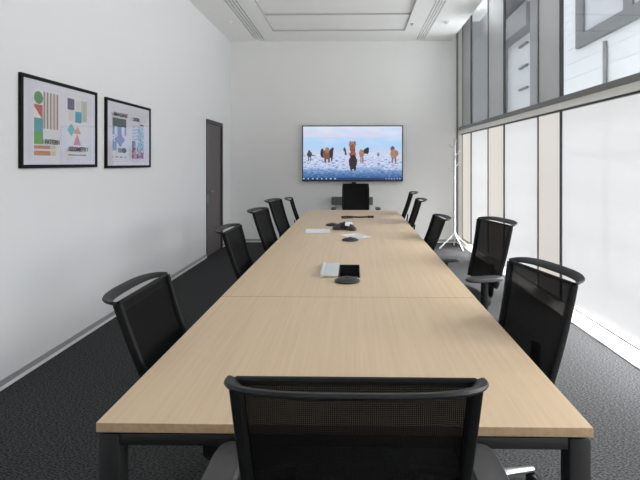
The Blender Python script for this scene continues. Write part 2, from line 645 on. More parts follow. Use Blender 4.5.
for (y0, y1, z0, z1, ml) in ((5.6, 10.05, 4.02, 7.4, 8.17), (-1.0, 3.4, 4.02, 7.4, 1.4)):
    bm = bmesh.new()
    f = 0.27
    box(bm, -0.10, 0.02, y0, y0 + f, z0, z1)
    box(bm, -0.10, 0.02, y1 - f * 1.2, y1, z0, z1)
    box(bm, -0.10, 0.02, y0 + f, y1 - f * 1.2, z0, z0 + f)
    box(bm, -0.10, 0.02, y0 + f, y1 - f * 1.2, z1 - f, z1)
    box(bm, -0.09, 0.02, ml - 0.13, ml + 0.13, z0 + f, z1 - f)
    wf = obj('window_frame', bm, M['blddark'], t)
    obj('pane', B(-0.05, 0.02, y0 + f, y1 - f, z0 + f, z1 - f), M['bldpane'], wf)
bm = bmesh.new()
cyl(bm, (-0.06, 8.95, -3), (-0.06, 8.95, 3.9), 0.04)
obj('downpipe', bm, M['bldgrey'], t, smooth=True)
for z in (3.78, 4.46, 5.14):
    obj('ledge', B(0.22, 0.3, 13.75, 14.4, z, z + 0.06), M['blddark'], t)
struct(obj('ground', B(2.5, 40, -20, 60, -3.2, -3.0), M['pave']))

# ------------------------------------------------------------------ conference table
TX0, TX1, TY0, TY1, TZ = -0.755, 0.687, 1.303, 7.27, 0.74
table = thing('conference_table', 'long pale oak conference table on a black steel frame', 'table', (0, 0, 0))
HX0, HX1, HY0, HY1 = -0.106, 0.042, 2.98, 3.36


def slab(bm, x0, x1, y0, y1, z0, z1, hole=None):
    if hole is None:
        box(bm, x0, x1, y0, y1, z0, z1, bev=0.002)
    else:
        a, b, c, e = hole
        o = [(x0, y0), (x1, y0), (x1, y1), (x0, y1)]
        h = [(a, c), (b, c), (b, e), (a, e)]
        vo = [[bm.verts.new((p[0], p[1], z)) for p in o] for z in (z0, z1)]
        vh = [[bm.verts.new((p[0], p[1], z)) for p in h] for z in (z0, z1)]
        for k in range(4):
            j = (k + 1) % 4
            bm.faces.new((vo[1][k], vo[1][j], vh[1][j], vh[1][k]))
            bm.faces.new((vo[0][k], vh[0][k], vh[0][j], vo[0][j]))
            bm.faces.new((vo[0][k], vo[0][j], vo[1][j], vo[1][k]))
            bm.faces.new((vh[0][k], vh[1][k], vh[1][j], vh[0][j]))
    for f in bm.faces:
        f.normal_update()
        f.material_index = 0 if abs(f.normal.z) > 0.5 else 1


SEAMS = [TY0, 2.552, 5.01, TY1]
for k in range(3):
    bm = bmesh.new()
    gp = 0.0012
    y0 = SEAMS[k] + (gp if k else 0)
    y1 = SEAMS[k + 1] - (gp if k < 2 else 0)
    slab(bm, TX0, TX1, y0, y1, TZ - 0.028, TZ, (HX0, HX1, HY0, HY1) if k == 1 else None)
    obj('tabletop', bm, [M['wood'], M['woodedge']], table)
LW = 0.064
for y0 in (TY0 + 0.006, 2.60, 4.98, TY1 - 0.012 - LW):
    for x0 in (TX0 + 0.001, TX1 - 0.001 - LW):
        end = y0 in (TY0 + 0.006, TY1 - 0.012 - LW)
        if end:
            obj('leg', B(x0, x0 + LW, y0, y0 + LW, 0, TZ - 0.036, bev=0.008), M['tablemetal'], table, smooth=True)
        else:
            xx = x0 + (0.36 if x0 < 0 else -0.36)
            obj('leg', B(xx, xx + LW, y0, y0 + LW, 0, TZ - 0.036, bev=0.008), M['tablemetal'], table, smooth=True)
    e = 0 if end else 0.36
    obj('crossbeam', B(TX0 + 0.001 + LW + e, TX1 - 0.001 - LW - e, y0 + 0.004, y0 + LW - 0.004, TZ - 0.072, TZ - 0.036, bev=0.005), M['tablemetal'], table, smooth=True)
for x0 in (TX0 + 0.34, TX1 - 0.40):
    obj('long_beam', B(x0, x0 + 0.05, TY0 + 0.10, TY1 - 0.10, TZ - 0.070, TZ - 0.030), M['tablemetal'], table)
# cable port sunk into the top, with its lid slid aside
bm = bmesh.new()
box(bm, HX0, HX0 + 0.004, HY0, HY1, TZ - 0.13, TZ + 0.001)
box(bm, HX1 - 0.004, HX1, HY0, HY1, TZ - 0.13, TZ + 0.001)
box(bm, HX0 + 0.004, HX1 - 0.004, HY0, HY0 + 0.004, TZ - 0.13, TZ + 0.001)
box(bm, HX0 + 0.004, HX1 - 0.004, HY1 - 0.004, HY1, TZ - 0.13, TZ + 0.001)
box(bm, HX0, HX1, HY0, HY1, TZ - 0.134, TZ - 0.13)
port = obj('cable_port', bm, M['tablemetal'], table)
bm = bmesh.new()
box(bm, HX0 + 0.012, HX1 - 0.012, HY1 - 0.16, HY1 - 0.03, TZ - 0.128, TZ - 0.075, bev=0.004)
for k in range(2):
    cyl(bm, (HX0 + 0.05 + 0.05 * k, HY1 - 0.20, TZ - 0.12), (HX0 + 0.055 + 0.045 * k, HY1 - 0.09, TZ - 0.07), 0.006)
obj('socket_block', bm, M['podplastic'], port)
bm = bmesh.new()
box(bm, HX0 - 0.098, HX0 - 0.002, HY0, HY1, TZ + 0.006, TZ + 0.014, bev=0.002)
box(bm, HX0 - 0.124, HX0 - 0.102, HY0 - 0.005, HY1 + 0.005, TZ + 0.001, TZ + 0.022, bev=0.005)
box(bm, HX0 - 0.102, HX0 - 0.098, HY0 + 0.01, HY1 - 0.01, TZ + 0.001, TZ + 0.008)
lid = obj('port_lid', bm, M['alusat'], table, smooth=True)
lid['label'] = 'silver metal lid slid aside'

# ------------------------------------------------------------------ things on the table


def mic_pod(label, x, y, rz=0.0, s=1.0):
    t = thing('microphone_pod', label, 'microphone', (x, y, TZ + 0.0012), rz, 'table microphones')
    bm = bmesh.new()
    lathe(bm, [(0, 0.0), (0.078, 0.0), (0.083, 0.006), (0.079, 0.014), (0.06, 0.024), (0.035, 0.030), (0.012, 0.032), (0, 0.032)],
          32, sx=s, sy=0.74 * s)
    obj('body', bm, M['podplastic'], t, smooth=True)
    bm = bmesh.new()
    lathe(bm, [(0, 0.0321), (0.016, 0.0321), (0.016, 0.0345), (0.012, 0.036), (0, 0.036)], 20, sx=s, sy=s)
    obj('mute_button', bm, M['phoneplastic'], t, smooth=True)


mic_pod('dark domed microphone in front of the open cable port', -0.043, 2.873)
mic_pod('dark domed microphone on the paper sheets, before the conference phone', -0.037, 4.40)
mic_pod('dark domed microphone left of the conference phone', -0.262, 5.45)


def paper(label, x, y, rz, w=0.297, h=0.21, marks=False):
    bm = bmesh.new()
    n = 8
    grid = [[bm.verts.new((-w / 2 + w * i / n, -h / 2 + h * j / n, 0.0012 + 0.0015 * max(0, (abs(i - n / 2) - 2) / 2))) for i in range(n + 1)] for j in range(n + 1)]
    for j in range(n):
        for i in range(n):
            bm.faces.new((grid[j][i], grid[j][i + 1], grid[j + 1][i + 1], grid[j + 1][i]))
    r = bmesh.ops.extrude_face_region(bm, geom=bm.faces[:])
    for v in [q for q in r['geom'] if isinstance(q, bmesh.types.BMVert)]:
        v.co.z -= 0.0008
    o = obj('paper_sheet', bm, M['paper'], smooth=True, loc=(x, y, TZ + 0.0005))
    o.rotation_euler = (0, 0, rz)
    tag(o, label, 'paper', 'paper sheets on the table')
    if marks:
        bm = bmesh.new()
        for k in range(3):
            cyl(bm, (-w * 0.34 + 0.06 * k, h * 0.3, 0.0018), (-w * 0.34 + 0.06 * k, h * 0.3, 0.0024), 0.018, n=12)
        for k in range(5):
            box(bm, -w * 0.1, w * 0.38, h * (0.1 - 0.11 * k) - 0.004, h * (0.1 - 0.11 * k), 0.0018, 0.0023)
        obj('printing', bm, M['print'], o)
    return o


paper('white paper sheet lying left of the conference phone', -0.405, 5.03, R(4), 0.27, 0.30)
paper('printed white paper sheet lying slantwise right of the nearest phone foot', 0.02, 4.68, R(-62), 0.297, 0.21, True)

# conference phone: three feet, ridged star body, sticker and keypad
ph = thing('conference_phone', 'dark three footed conference phone with a white sticker', 'phone', (-0.085, 5.16, TZ + 0.0012), R(-22))
bm = bmesh.new()
n = 72
prof = [(0.0, 0.0), (0.94, 0.0), (1.0, 0.012), (0.96, 0.030), (0.72, 0.055), (0.42, 0.075), (0.16, 0.086), (0.0, 0.088)]


def star(a):
    # lobes toward 210, 330 and 90 degrees
    c = math.cos(3 * (a - PI / 2))
    return 0.066 + 0.099 * max(0.0, (c + 1) / 2) ** 1.5


rings = []
for s, z in prof:
    if s == 0:
        rings.append([bm.verts.new((0, 0, z))])
    else:
        rings.append([bm.verts.new((s * star(2 * PI * i / n) * math.cos(2 * PI * i / n), s * star(2 * PI * i / n) * math.sin(2 * PI * i / n),
                                    z * (1.0 if z < 0.03 else 0.55 + 0.45 * star(2 * PI * i / n) / 0.165))) for i in range(n)])
for a, b in zip(rings, rings[1:]):
    for i in range(n):
        j = (i + 1) % n
        if len(a) == 1:
            bm.faces.new((a[0], b[j], b[i]))
        elif len(b) == 1:
            bm.faces.new((a[i], a[j], b[0]))
        else:
            bm.faces.new((a[i], a[j], b[j], b[i]))
obj('body', bm, M['phoneplastic'], ph, smooth=True)
for k in range(3):
    an = PI / 2 + PI / 3 + k * 2 * PI / 3
    bm = bmesh.new()
    vs = []
    for r_, ww, z in ((0.022, 0.02, 0.080), (0.055, 0.042, 0.062), (0.078, 0.05, 0.036)):
        for sgn in (-1, 1):
            vs.append(bm.verts.new((r_ * math.cos(an) - sgn * ww * math.sin(an), r_ * math.sin(an) + sgn * ww * math.cos(an), z)))
    bm.faces.new((vs[0], vs[1], vs[3], vs[2]))
    bm.faces.new((vs[2], vs[3], vs[5], vs[4]))
    r = bmesh.ops.extrude_face_region(bm, geom=bm.faces[:])
    for v in [q for q in r['geom'] if isinstance(q, bmesh.types.BMVert)]:
        v.co.z -= 0.02
    obj('speaker_grille', bm, M['speaker'], ph, smooth=False)
bm = bmesh.new()
box(bm, -0.042, 0.042, -0.032, 0.032, 0, 0.003)
st = obj('sticker', bm, M['paper'], ph, loc=(0.05, -0.052, 0.068))
st.rotation_euler = (R(38), R(8), R(22))
st['label'] = 'white sticker'
bm = bmesh.new()
box(bm, -0.03, 0.03, -0.012, 0.012, 0, 0.006, bev=0.002)
sc_ = obj('display', bm, M['alusat'], ph, loc=(-0.055, 0.03, 0.078))
sc_.rotation_euler = (R(15), 0, R(20))
bm = bmesh.new()
for r_ in range(4):
    for c_ in range(3):
        box(bm, -0.02 + 0.015 * c_, -0.010 + 0.015 * c_, -0.026 + 0.014 * r_, -0.016 + 0.014 * r_, 0, 0.006, bev=0.0015)
kp = obj('keypad', bm, M['armpad'], ph, loc=(0.0, 0.0, 0.084))

# loose cable with a plug
cb = thing('cable', 'short dark cable with a thick plug lying behind the conference phone', 'cable', (0, 6.2, TZ + 0.0012))
pts = []
for i in range(40):
    f = i / 39
    pts.append((-0.17 + 0.37 * f, 0.06 * math.sin(f * 7) * (1 - f) + 0.05, 0.011))
bm = bmesh.new()
sweep(bm, pts, (0, 0, 1), 0.011, 0.011, n=8, sq=1)
pts2 = [(-0.17 + 0.16 * math.sin(k / 20 * 2.6), -0.02 + 0.12 * k / 20 - 0.05, 0.008) for k in range(21)]
obj('lead', bm, M['cable'], cb, smooth=True)
bm = bmesh.new()
box(bm, 0.19, 0.275, 0.028, 0.072, 0, 0.028, bev=0.006)
obj('plug', bm, M['cable'], cb, smooth=True)
bm = bmesh.new()
sweep(bm, pts2, (0, 0, 1), 0.008, 0.008, n=8, sq=1)
obj('loop', bm, M['cable'], cb, smooth=True)

# ------------------------------------------------------------------ chairs
LEAN = math.tan(R(13))


def make_chair(name, label, group, back_lift=0.0, lift=0.0, arm_x=0.31, arm_z=0.655, arm_y=0.005, solid=False, swivel=0.0):
    t = thing(name, label, 'chair', group=group)
    # star base
    bm = bmesh.new()
    lathe(bm, [(0, 0.06), (0.045, 0.06), (0.05, 0.075), (0.045, 0.115), (0.03, 0.12), (0, 0.12)], 20)
    for k in range(5):
        a = 2 * PI * k / 5 + PI / 10
        dr = Vector((math.cos(a), math.sin(a), 0))
        sd = Vector((-math.sin(a), math.cos(a), 0))
        sweep(bm, [dr * 0.03 + Vector((0, 0, 0.092)), dr * 0.17 + Vector((0, 0, 0.086)), dr * 0.30 + Vector((0, 0, 0.074))],
              sd, [0.026, 0.021, 0.015], [0.018, 0.014, 0.010], n=10)
    base = obj('base', bm, M['alu'], t, smooth=True)
    base.rotation_euler = (0, 0, swivel)
    for k in range(5):
        a = 2 * PI * k / 5 + PI / 10
        bm = bmesh.new()
        c = Vector((0.295 * math.cos(a), 0.295 * math.sin(a), 0.029))
        ax = Vector((math.cos(a + 0.9), math.sin(a + 0.9), 0))
        for sgn in (-1, 1):
            cyl(bm, c + ax * 0.006 * sgn, c + ax * 0.026 * sgn, 0.029, 0.027, n=18)
        cyl(bm, c - ax * 0.01, c + ax * 0.01, 0.012)
        box(bm, c.x - 0.008, c.x + 0.008, c.y - 0.008, c.y + 0.008, 0.03, 0.07)
        obj('caster', bm, M['black'], base, smooth=True)
    bm = bmesh.new()
    cyl(bm, (0, 0, 0.1), (0, 0, 0.27), 0.028)
    cyl(bm, (0, 0, 0.27), (0, 0, 0.38 + lift), 0.018)
    obj('gas_column', bm, M['black'], t, smooth=True)
    L = lift
    bm = bmesh.new()
    box(bm, -0.085, 0.085, -0.16, 0.12, 0.355 + L, 0.405 + L, bev=0.015)
    box(bm, -0.2, 0.2, -0.03, 0.04, 0.39 + L, 0.408 + L, bev=0.006)
    obj('mechanism', bm, M['black'], t, smooth=True)
    # seat: rounded cushion with a waterfall front
    bm = bmesh.new()
    n = 40
    rings = []
    for s, z in ((0.0, 0.408), (0.9, 0.408), (0.98, 0.418), (1.0, 0.438), (0.98, 0.458), (0.92, 0.468), (0.6, 0.466), (0.0, 0.463)):
        if s == 0:
            rings.append([bm.verts.new((0, 0.03, z + L))])
            continue
        rg = []
        for i in range(n):
            an = 2 * PI * i / n
            ca, sa = math.cos(an), math.sin(an)
            x = 0.245 * s * math.copysign(abs(ca) ** 0.5, ca)
            y = 0.03 + 0.235 * s * math.copysign(abs(sa) ** 0.5, sa)
            zz = z + L - (0.02 * max(0, (y - 0.14) / 0.12) ** 2)
            rg.append(bm.verts.new((x, y, zz)))
        rings.append(rg)
    for a, b in zip(rings, rings[1:]):
        for i in range(n):
            j = (i + 1) % n
            if len(a) == 1:
                bm.faces.new((a[0], b[i], b[j]))
            elif len(b) == 1:
                bm.faces.new((a[i], a[j], b[0]))
            else:
                bm.faces.new((a[i], a[j], b[j], b[i]))
    obj('seat', bm, M['seatfab'], t, smooth=True)
    # backrest
    zb, zt = 0.545 + L + back_lift, 0.985 + L + back_lift

    def by(z):
        f = (z - zb) / (zt - zb)
        return -0.225 - 0.44 * f * LEAN - 0.008 * math.sin(f * PI) + 0.012

    def bw(z):
        f = (z - zb) / (zt - zb)
        return (0.197 + 0.029 * f) if not solid else 0.224 - 0.008 * max(0.0, f - 0.8) * 5
    bm = bmesh.new()
    N = 12
    zs = [zb + (zt - zb) * i / N for i in range(N + 1)]
    left = [(-bw(z), by(z), z) for z in zs]
    right = [(bw(z), by(z), z) for z in zs][::-1]
    bot = [(-bw(zb) + 2 * bw(zb) * i / 8, by(zb) - 0.02 * math.sin(PI * i / 8), zb - 0.012 * math.sin(PI * i / 8)) for i in range(1, 8)]
    path = right + bot[::-1] + left
    sweep(bm, path, [(1, 0, 0)] * len(right) + [(0, 0, 1)] * len(bot) + [(-1, 0, 0)] * len(left), 0.013, 0.017, n=10)
    # thin bar that carries the top edge of the mesh
    sweep(bm, [(-bw(zt) + 2 * bw(zt) * i / 8, by(zt) + 0.002, zt + 0.002) for i in range(9)], (0, 0, 1), 0.007, 0.008, n=8)
    fr = obj('back_frame', bm, M['black'], t, smooth=True)
    # handle rail that bows out behind the top
    if not solid:
        bm = bmesh.new()
        pts, ra, rb, sd_ = [], [], [], []
        m = 28
        for i in range(m + 1):
            a = PI * i / m
            ca, sa = math.cos(a), math.sin(a)
            x = -(bw(zt) + 0.004) * math.copysign(abs(ca) ** 0.72, ca)
            y = by(zt) - 0.082 * abs(sa) ** 0.8
            z = zt + 0.002 + 0.014 * abs(sa) ** 0.8
            pts.append((x, y, z))
            ra.append(0.015 + 0.009 * sa)
            rb.append(0.0065)
            out = Vector((x * 0.5, -0.3 * sa, 0)).normalized()
            sd_.append(tuple(out * math.cos(R(30)) + Vector((0, 0, math.sin(R(30))))))
        sweep(bm, pts, sd_, ra, rb, n=10)
        obj('handle_rail', bm, M['rail'], fr, smooth=True)
    bm = bmesh.new()
    nx, nz = 14, 14
    gr = []
    for j in range(nz + 1):
        z = zb + (zt - zb) * j / nz
        row = []
        for i in range(nx + 1):
            u = -1 + 2 * i / nx
            row.append(bm.verts.new((u * bw(z), by(z) - 0.024 * (1 - u * u) * math.sin(PI * min(1.0, 1.08 * (1 - j / nz))) ** 0.7 if j < nz else by(z), z)))
        gr.append(row)
    for j in range(nz):
        for i in range(nx):
            bm.faces.new((gr[j][i], gr[j][i + 1], gr[j + 1][i + 1], gr[j + 1][i]))
    obj('mesh_panel', bm, M['seatfab'] if solid else M['mesh'], fr, smooth=True)
    # spine
    bm = bmesh.new()
    sweep(bm, [(0, -0.12, 0.375 + L), (0, -0.23, 0.385 + L), (0, -0.285, 0.43 + L), (0, -0.295, 0.52 + L), (0, by(zb + 0.12) - 0.052, zb + 0.12)],
          (1, 0, 0), [0.04, 0.038, 0.035, 0.035, 0.03], [0.014, 0.014, 0.013, 0.012, 0.009], n=10)
    obj('back_support', bm, M['black'], t, smooth=True)
    if True:
        AZ = arm_z
        for s in (-1, 1):
            bm = bmesh.new()
            sweep(bm, [(s * 0.19, arm_y * 0.6, 0.398 + L), (s * (arm_x - 0.035), arm_y, 0.40 + L), (s * (arm_x - 0.005), arm_y, 0.43 + L), (s * arm_x, arm_y, 0.53 + L), (s * arm_x, arm_y, AZ - 0.02)],
                  (0, 1, 0), [0.032, 0.032, 0.03, 0.027, 0.024], [0.010, 0.011, 0.013, 0.014, 0.012], n=10)
            ar = obj('armrest', bm, M['black'], t, smooth=True)
            bm = bmesh.new()
            n = 28
            rg = []
            for sc, z in ((0.86, AZ - 0.028), (1.0, AZ - 0.021), (1.0, AZ - 0.008), (0.88, AZ)):
                rg.append([bm.verts.new((s * (arm_x + 0.004) + 0.045 * sc * math.copysign(abs(math.cos(2 * PI * i / n)) ** 0.6, math.cos(2 * PI * i / n)),
                                         arm_y + 0.138 * sc * math.copysign(abs(math.sin(2 * PI * i / n)) ** 0.6, math.sin(2 * PI * i / n)), z)) for i in range(n)])
            for a, b in zip(rg, rg[1:]):
                for i in range(n):
                    bm.faces.new((a[i], a[(i + 1) % n], b[(i + 1) % n], b[i]))
            bm.faces.new(rg[0][::-1])
            bm.faces.new(rg[-1])
            obj('arm_pad', bm, M['armpad'], ar, smooth=True)
    return t


GL = 'chairs along the picture wall side of the table'
GR = 'chairs along the window side of the table'
LL = 'black mesh office chair on the poster side of the table, '
LR = 'black mesh office chair on the window side of the table, '
side = [
    # label, x, y, facing turn, lift, swivel of the base, lean of the back, height and set of the arms, group
    (LL + 'nearest the camera', -0.53, 1.95, -90, 0.0, 36, 7, 0.655, 0.005, GL),
    (LL + 'second from the camera', -0.565, 3.46, -90, 0.03, 20, 6, 0.655, 0.005, GL),
    (LL + 'third from the camera', -0.565, 4.48, -95, 0.06, 50, 6, 0.655, 0.005, GL),
    (LL + 'fourth from the camera', -0.585, 5.42, -97, 0.08, 10, 6, 0.655, 0.005, GL),
    (LL + 'last, seen edge-on', -0.565, 6.76, -84, 0.0, 0, 6, 0.655, 0.005, GL),
    (LR + 'nearest the camera', 0.55, 2.02, 104, 0.012, -32, 0, 0.655, 0.005, GR),
    (LR + 'second, its armrest showing', 0.775, 3.42, 104, 0.055, 30, 0, 0.71, -0.055, GR),
    (LR + 'third, before the coat stand', 0.465, 4.60, 92, 0.0, 0, 9, 0.655, 0.005, GR),
    (LR + 'fourth from the camera', 0.46, 5.85, 88, 0.06, 15, 6, 0.655, 0.005, GR),
    (LR + 'last before the back wall', 0.485, 6.80, 86, 0.09, 40, 6, 0.655, 0.005, GR),
]
cache = {}
for lab, x, y, a, lf, sw, rec, az, ay, grp in side:
    key = (round(lf, 3), az)
    if key not in cache:
        c = cache[key] = make_chair('office_chair', lab, grp, lift=lf, arm_z=az, arm_y=ay)
    else:
        c = copy_tree(cache[key])
        c['label'] = lab
        c['group'] = grp
    for ch in c.children:
        if ch.name.startswith('base'):
            ch.rotation_euler = (0, 0, R(sw))
        if ch.name.startswith(('back_frame', 'back_support')):          # how far this back leans back about the seat
            p = Vector((0, -0.1, 0.40 + lf))
            m = Matrix.Rotation(R(rec), 3, 'X')
            ch.rotation_euler = (R(rec), 0, 0)
            ch.location = p - m @ p
    c.location = (x, y, 0)
    c.rotation_euler = (0, 0, R(a))
c = make_chair('office_chair', 'black mesh office chair at the near end of the table, seen from behind', 'chairs at the table ends',
               back_lift=0.062, lift=0.04, arm_x=0.345, arm_z=0.70)
c.location = (0.003, 1.16, 0)
c = make_chair('office_chair', 'black high office chair at the far end of the table under the television', 'chairs at the table ends',
               back_lift=0.06, lift=0.09, arm_x=0.365, arm_z=0.755, solid=True)
c.location = (0.03, 7.52, 0)
c.rotation_euler = (0, 0, PI)


# ------------------------------------------------------------------ pictures drawn face by face on a fine grid
def raster(name, w, h, nx, ny, fn, mat, parent):
    """flat picture in the local x-z plane, facing -y; fn(u, v) gives an sRGB colour, v runs down"""
    verts, faces = [], []
    for j in range(ny + 1):
        for i in range(nx + 1):
            verts.append((-w / 2 + w * i / nx, 0, h / 2 - h * j / ny))
    cols = []
    for j in range(ny):
        for i in range(nx):
            a = j * (nx + 1) + i
            faces.append((a, a + nx + 1, a + nx + 2, a + 1))
            c = fn((i + 0.5) / nx, (j + 0.5) / ny)
            cols.extend([lin(max(0, min(255, q))) for q in c] + [1.0])
    me = bpy.data.meshes.new(name)
    me.from_pydata(verts, [], faces)
    at = me.color_attributes.new('picture', 'FLOAT_COLOR', 'CORNER')
    flat = []
    for k in range(len(faces)):
        flat.extend(cols[4 * k:4 * k + 4] * 4)
    at.data.foreach_set('color', flat)
    me.update()
    return link(name, me, mat, parent)


def nz(u, v, s, z=0.0):
    return noise.noise(Vector((u * s, v * s, z)))


def mixc(a, b, f):
    f = max(0.0, min(1.0, f))
    return tuple(p + (q - p) * f for p, q in zip(a, b))


# (u, v, half width, half height, colour)
BROWN, TAN, DARK, GREYB = (128, 84, 66), (158, 120, 98), (48, 42, 54), (72, 64, 72)
horse = [
    (0.065, 0.52, 0.026, 0.050, GREYB), (0.062, 0.47, 0.012, 0.03, GREYB), (0.055, 0.60, 0.006, 0.05, GREYB), (0.075, 0.60, 0.006, 0.05, GREYB), (0.10, 0.54, 0.02, 0.012, (120, 105, 110)),
    (0.195, 0.50, 0.020, 0.085, DARK), (0.24, 0.52, 0.038, 0.10, BROWN), (0.245, 0.44, 0.022, 0.055, TAN), (0.285, 0.50, 0.020, 0.095, DARK), (0.30, 0.42, 0.010, 0.035, DARK),
    (0.225, 0.63, 0.010, 0.055, (90, 75, 75)), (0.262, 0.63, 0.010, 0.055, (80, 65, 65)), (0.29, 0.61, 0.008, 0.045, DARK),
    (0.42, 0.43, 0.012, 0.045, (60, 55, 70)), (0.432, 0.50, 0.010, 0.04, (70, 62, 75)), (0.455, 0.62, 0.012, 0.12, (205, 205, 220)),
    (0.50, 0.34, 0.036, 0.055, TAN), (0.478, 0.30, 0.008, 0.03, BROWN), (0.525, 0.30, 0.008, 0.03, BROWN), (0.50, 0.42, 0.030, 0.09, BROWN),
    (0.545, 0.60, 0.012, 0.12, (205, 200, 210)), (0.502, 0.52, 0.034, 0.06, (150, 80, 70)), (0.505, 0.66, 0.042, 0.125, (38, 32, 42)), (0.488, 0.76, 0.014, 0.07, (48, 40, 48)), (0.525, 0.76, 0.014, 0.07, (48, 40, 48)),
    (0.592, 0.50, 0.026, 0.075, (165, 120, 95)), (0.585, 0.62, 0.008, 0.07, (150, 120, 105)), (0.605, 0.62, 0.008, 0.07, (140, 110, 100)), (0.64, 0.46, 0.028, 0.055, DARK), (0.655, 0.42, 0.012, 0.03, DARK),
    (0.76, 0.52, 0.012, 0.035, (110, 115, 150)),
    (0.905, 0.42, 0.020, 0.055, (90, 72, 65)), (0.918, 0.51, 0.036, 0.085, (165, 125, 100)), (0.95, 0.50, 0.016, 0.05, TAN), (0.903, 0.63, 0.009, 0.065, (120, 105, 105)), (0.935, 0.63, 0.009, 0.065, (120, 105, 105)),
]


def tv_picture(u, v):
    n1, n2 = nz(u, v * 2, 6), nz(u, v * 2.5, 28, 3.0)
    if v > 0.955:
        c = (38, 60, 98)
        if abs(v - 0.975) < 0.012 and u < 0.36 and (u * 22) % 1 < 0.3:
            c = (215, 225, 240)
        if abs(v - 0.975) < 0.009 and u > 0.82 and (u * 36) % 1 < 0.5:
            c = (150, 175, 205)
        return c
    if v < 0.40:
        c = mixc((222, 226, 246), (176, 212, 248), v / 0.33 + 0.5 * n1)
        if 0.10 < v < 0.2:
            c = mixc(c, (222, 212, 232), 0.5 + n1)
    elif v < 0.53:
        c = mixc((186, 208, 240), (205, 214, 238), (v - 0.4) / 0.13 + n2)
    elif v < 0.80 + 0.12 * n1 + 0.06 * n2:
        c = mixc((212, 220, 244), (146, 170, 214), (v - 0.5) * 1.4 + 1.3 * n2 + 0.9 * nz(u, v * 2, 60, 7.0))
        if n2 > 0.33 and v > 0.6:
            c = (110, 130, 175)
    else:
        c = mixc((150, 178, 218), (52, 92, 150), (v - 0.78) * 6 + 0.8 * n2)
    for hu, hv, a, b, hc in horse:
        e = ((u - hu) / a) ** 2 + ((v - hv) / b) ** 2 + 0.5 * nz(u, v, 45, 2.0)
        if e < 1:
            c = mixc(hc, (hc[0] * 1.25, hc[1] * 1.25, hc[2] * 1.25), n2 * 1.2)
    return c


tv = thing('television', 'large wall mounted television showing horses on a snowy plain', 'television', (-0.028, YB, 1.679))
TW, TH = 1.885, 1.045
bm = bmesh.new()
box(bm, -TW / 2, TW / 2, -0.075, -0.035, -TH / 2, TH / 2, bev=0.004)
obj('cabinet', bm, M['tvbezel'], tv)
bm = bmesh.new()
bz = 0.018
for (x0, x1, z0, z1) in ((-TW / 2, TW / 2, TH / 2 - bz, TH / 2), (-TW / 2, TW / 2, -TH / 2, -TH / 2 + bz * 1.3),
                         (-TW / 2, -TW / 2 + bz, -TH / 2, TH / 2), (TW / 2 - bz, TW / 2, -TH / 2, TH / 2)):
    box(bm, x0, x1, -0.083, -0.074, z0, z1)
obj('bezel', bm, M['tvbezel'], tv)
s = raster('screen', TW - 2 * bz, TH - 2.3 * bz, 240, 134, tv_picture, M['screen'], tv)
s.location = (0, -0.0765, 0.003)
bm = bmesh.new()
box(bm, -0.4, 0.4, -0.0349, -0.002, -0.25, 0.25)
obj('wall_bracket', bm, M['black'], tv)

cam_ = thing('video_camera', 'small black conference camera under the television', 'camera', (0.0, YB, 1.105))
obj('shelf_bracket', B(-0.02, 0.02, -0.09, 0, -0.01, 0.0), M['black'], cam_)
bm = bmesh.new()
box(bm, -0.042, 0.042, -0.11, -0.04, 0, 0.04, bev=0.012)
obj('body', bm, M['black'], cam_, smooth=True)
bm = bmesh.new()
cyl(bm, (0, -0.10, 0.02), (0, -0.118, 0.02), 0.014)
obj('lens', bm, M['lens'], cam_, smooth=True)

bx = thing('equipment_box', 'slotted grey metal box on the back wall behind the far end chair', 'equipment box', (0.0, YB, 0.0))
bm = bmesh.new()
box(bm, -0.42, 0.355, -0.10, -0.002, 0.715, 0.865, bev=0.004)
obj('case', bm, M['boxgrey'], bx)
bm = bmesh.new()
for r_ in range(3):
    for c_ in range(12):
        x0 = -0.405 + c_ * 0.063
        box(bm, x0, x0 + 0.04, -0.102, -0.0995, 0.738 + 0.04 * r_, 0.758 + 0.04 * r_)
obj('vent_slots', bm, M['ventdark'], bx)

# ------------------------------------------------------------------ framed posters on the left wall


def flat_poly(bm, pts, y, mi):
    f = bm.faces.new([bm.verts.new((p[0], y, p[1])) for p in pts])
    f.material_index = mi


def text_mesh(name, body, size, width, loc, mat, parent):
    cu = bpy.data.curves.new(name, 'FONT')
    cu.body = body
    cu.size = size
    cu.align_x = 'CENTER'
    cu.offset = 0.0012
    cu.extrude = 0.0004
    tmp = bpy.data.objects.new('tmp', cu)
    COL.objects.link(tmp)
    bpy.context.view_layer.update()
    dg = bpy.context.evaluated_depsgraph_get()
    me = bpy.data.meshes.new_from_object(tmp.evaluated_get(dg))
    COL.objects.unlink(tmp)
    bpy.data.objects.remove(tmp)
    xs = [v.co.x for v in me.vertices]
    k = width / (max(xs) - min(xs))
    cx = (max(xs) + min(xs)) / 2
    for v in me.vertices:
        v.co = Vector(((v.co.x - cx) * k, -v.co.z, v.co.y))
    me.materials.clear()
    o = link(name, me, mat, parent)
    o.location = loc
    return o


def ell(u, v, cu, cv, a, b):
    return ((u - cu) / a) ** 2 + ((v - cv) / b) ** 2 < 1


PAPER = (226, 223, 230)


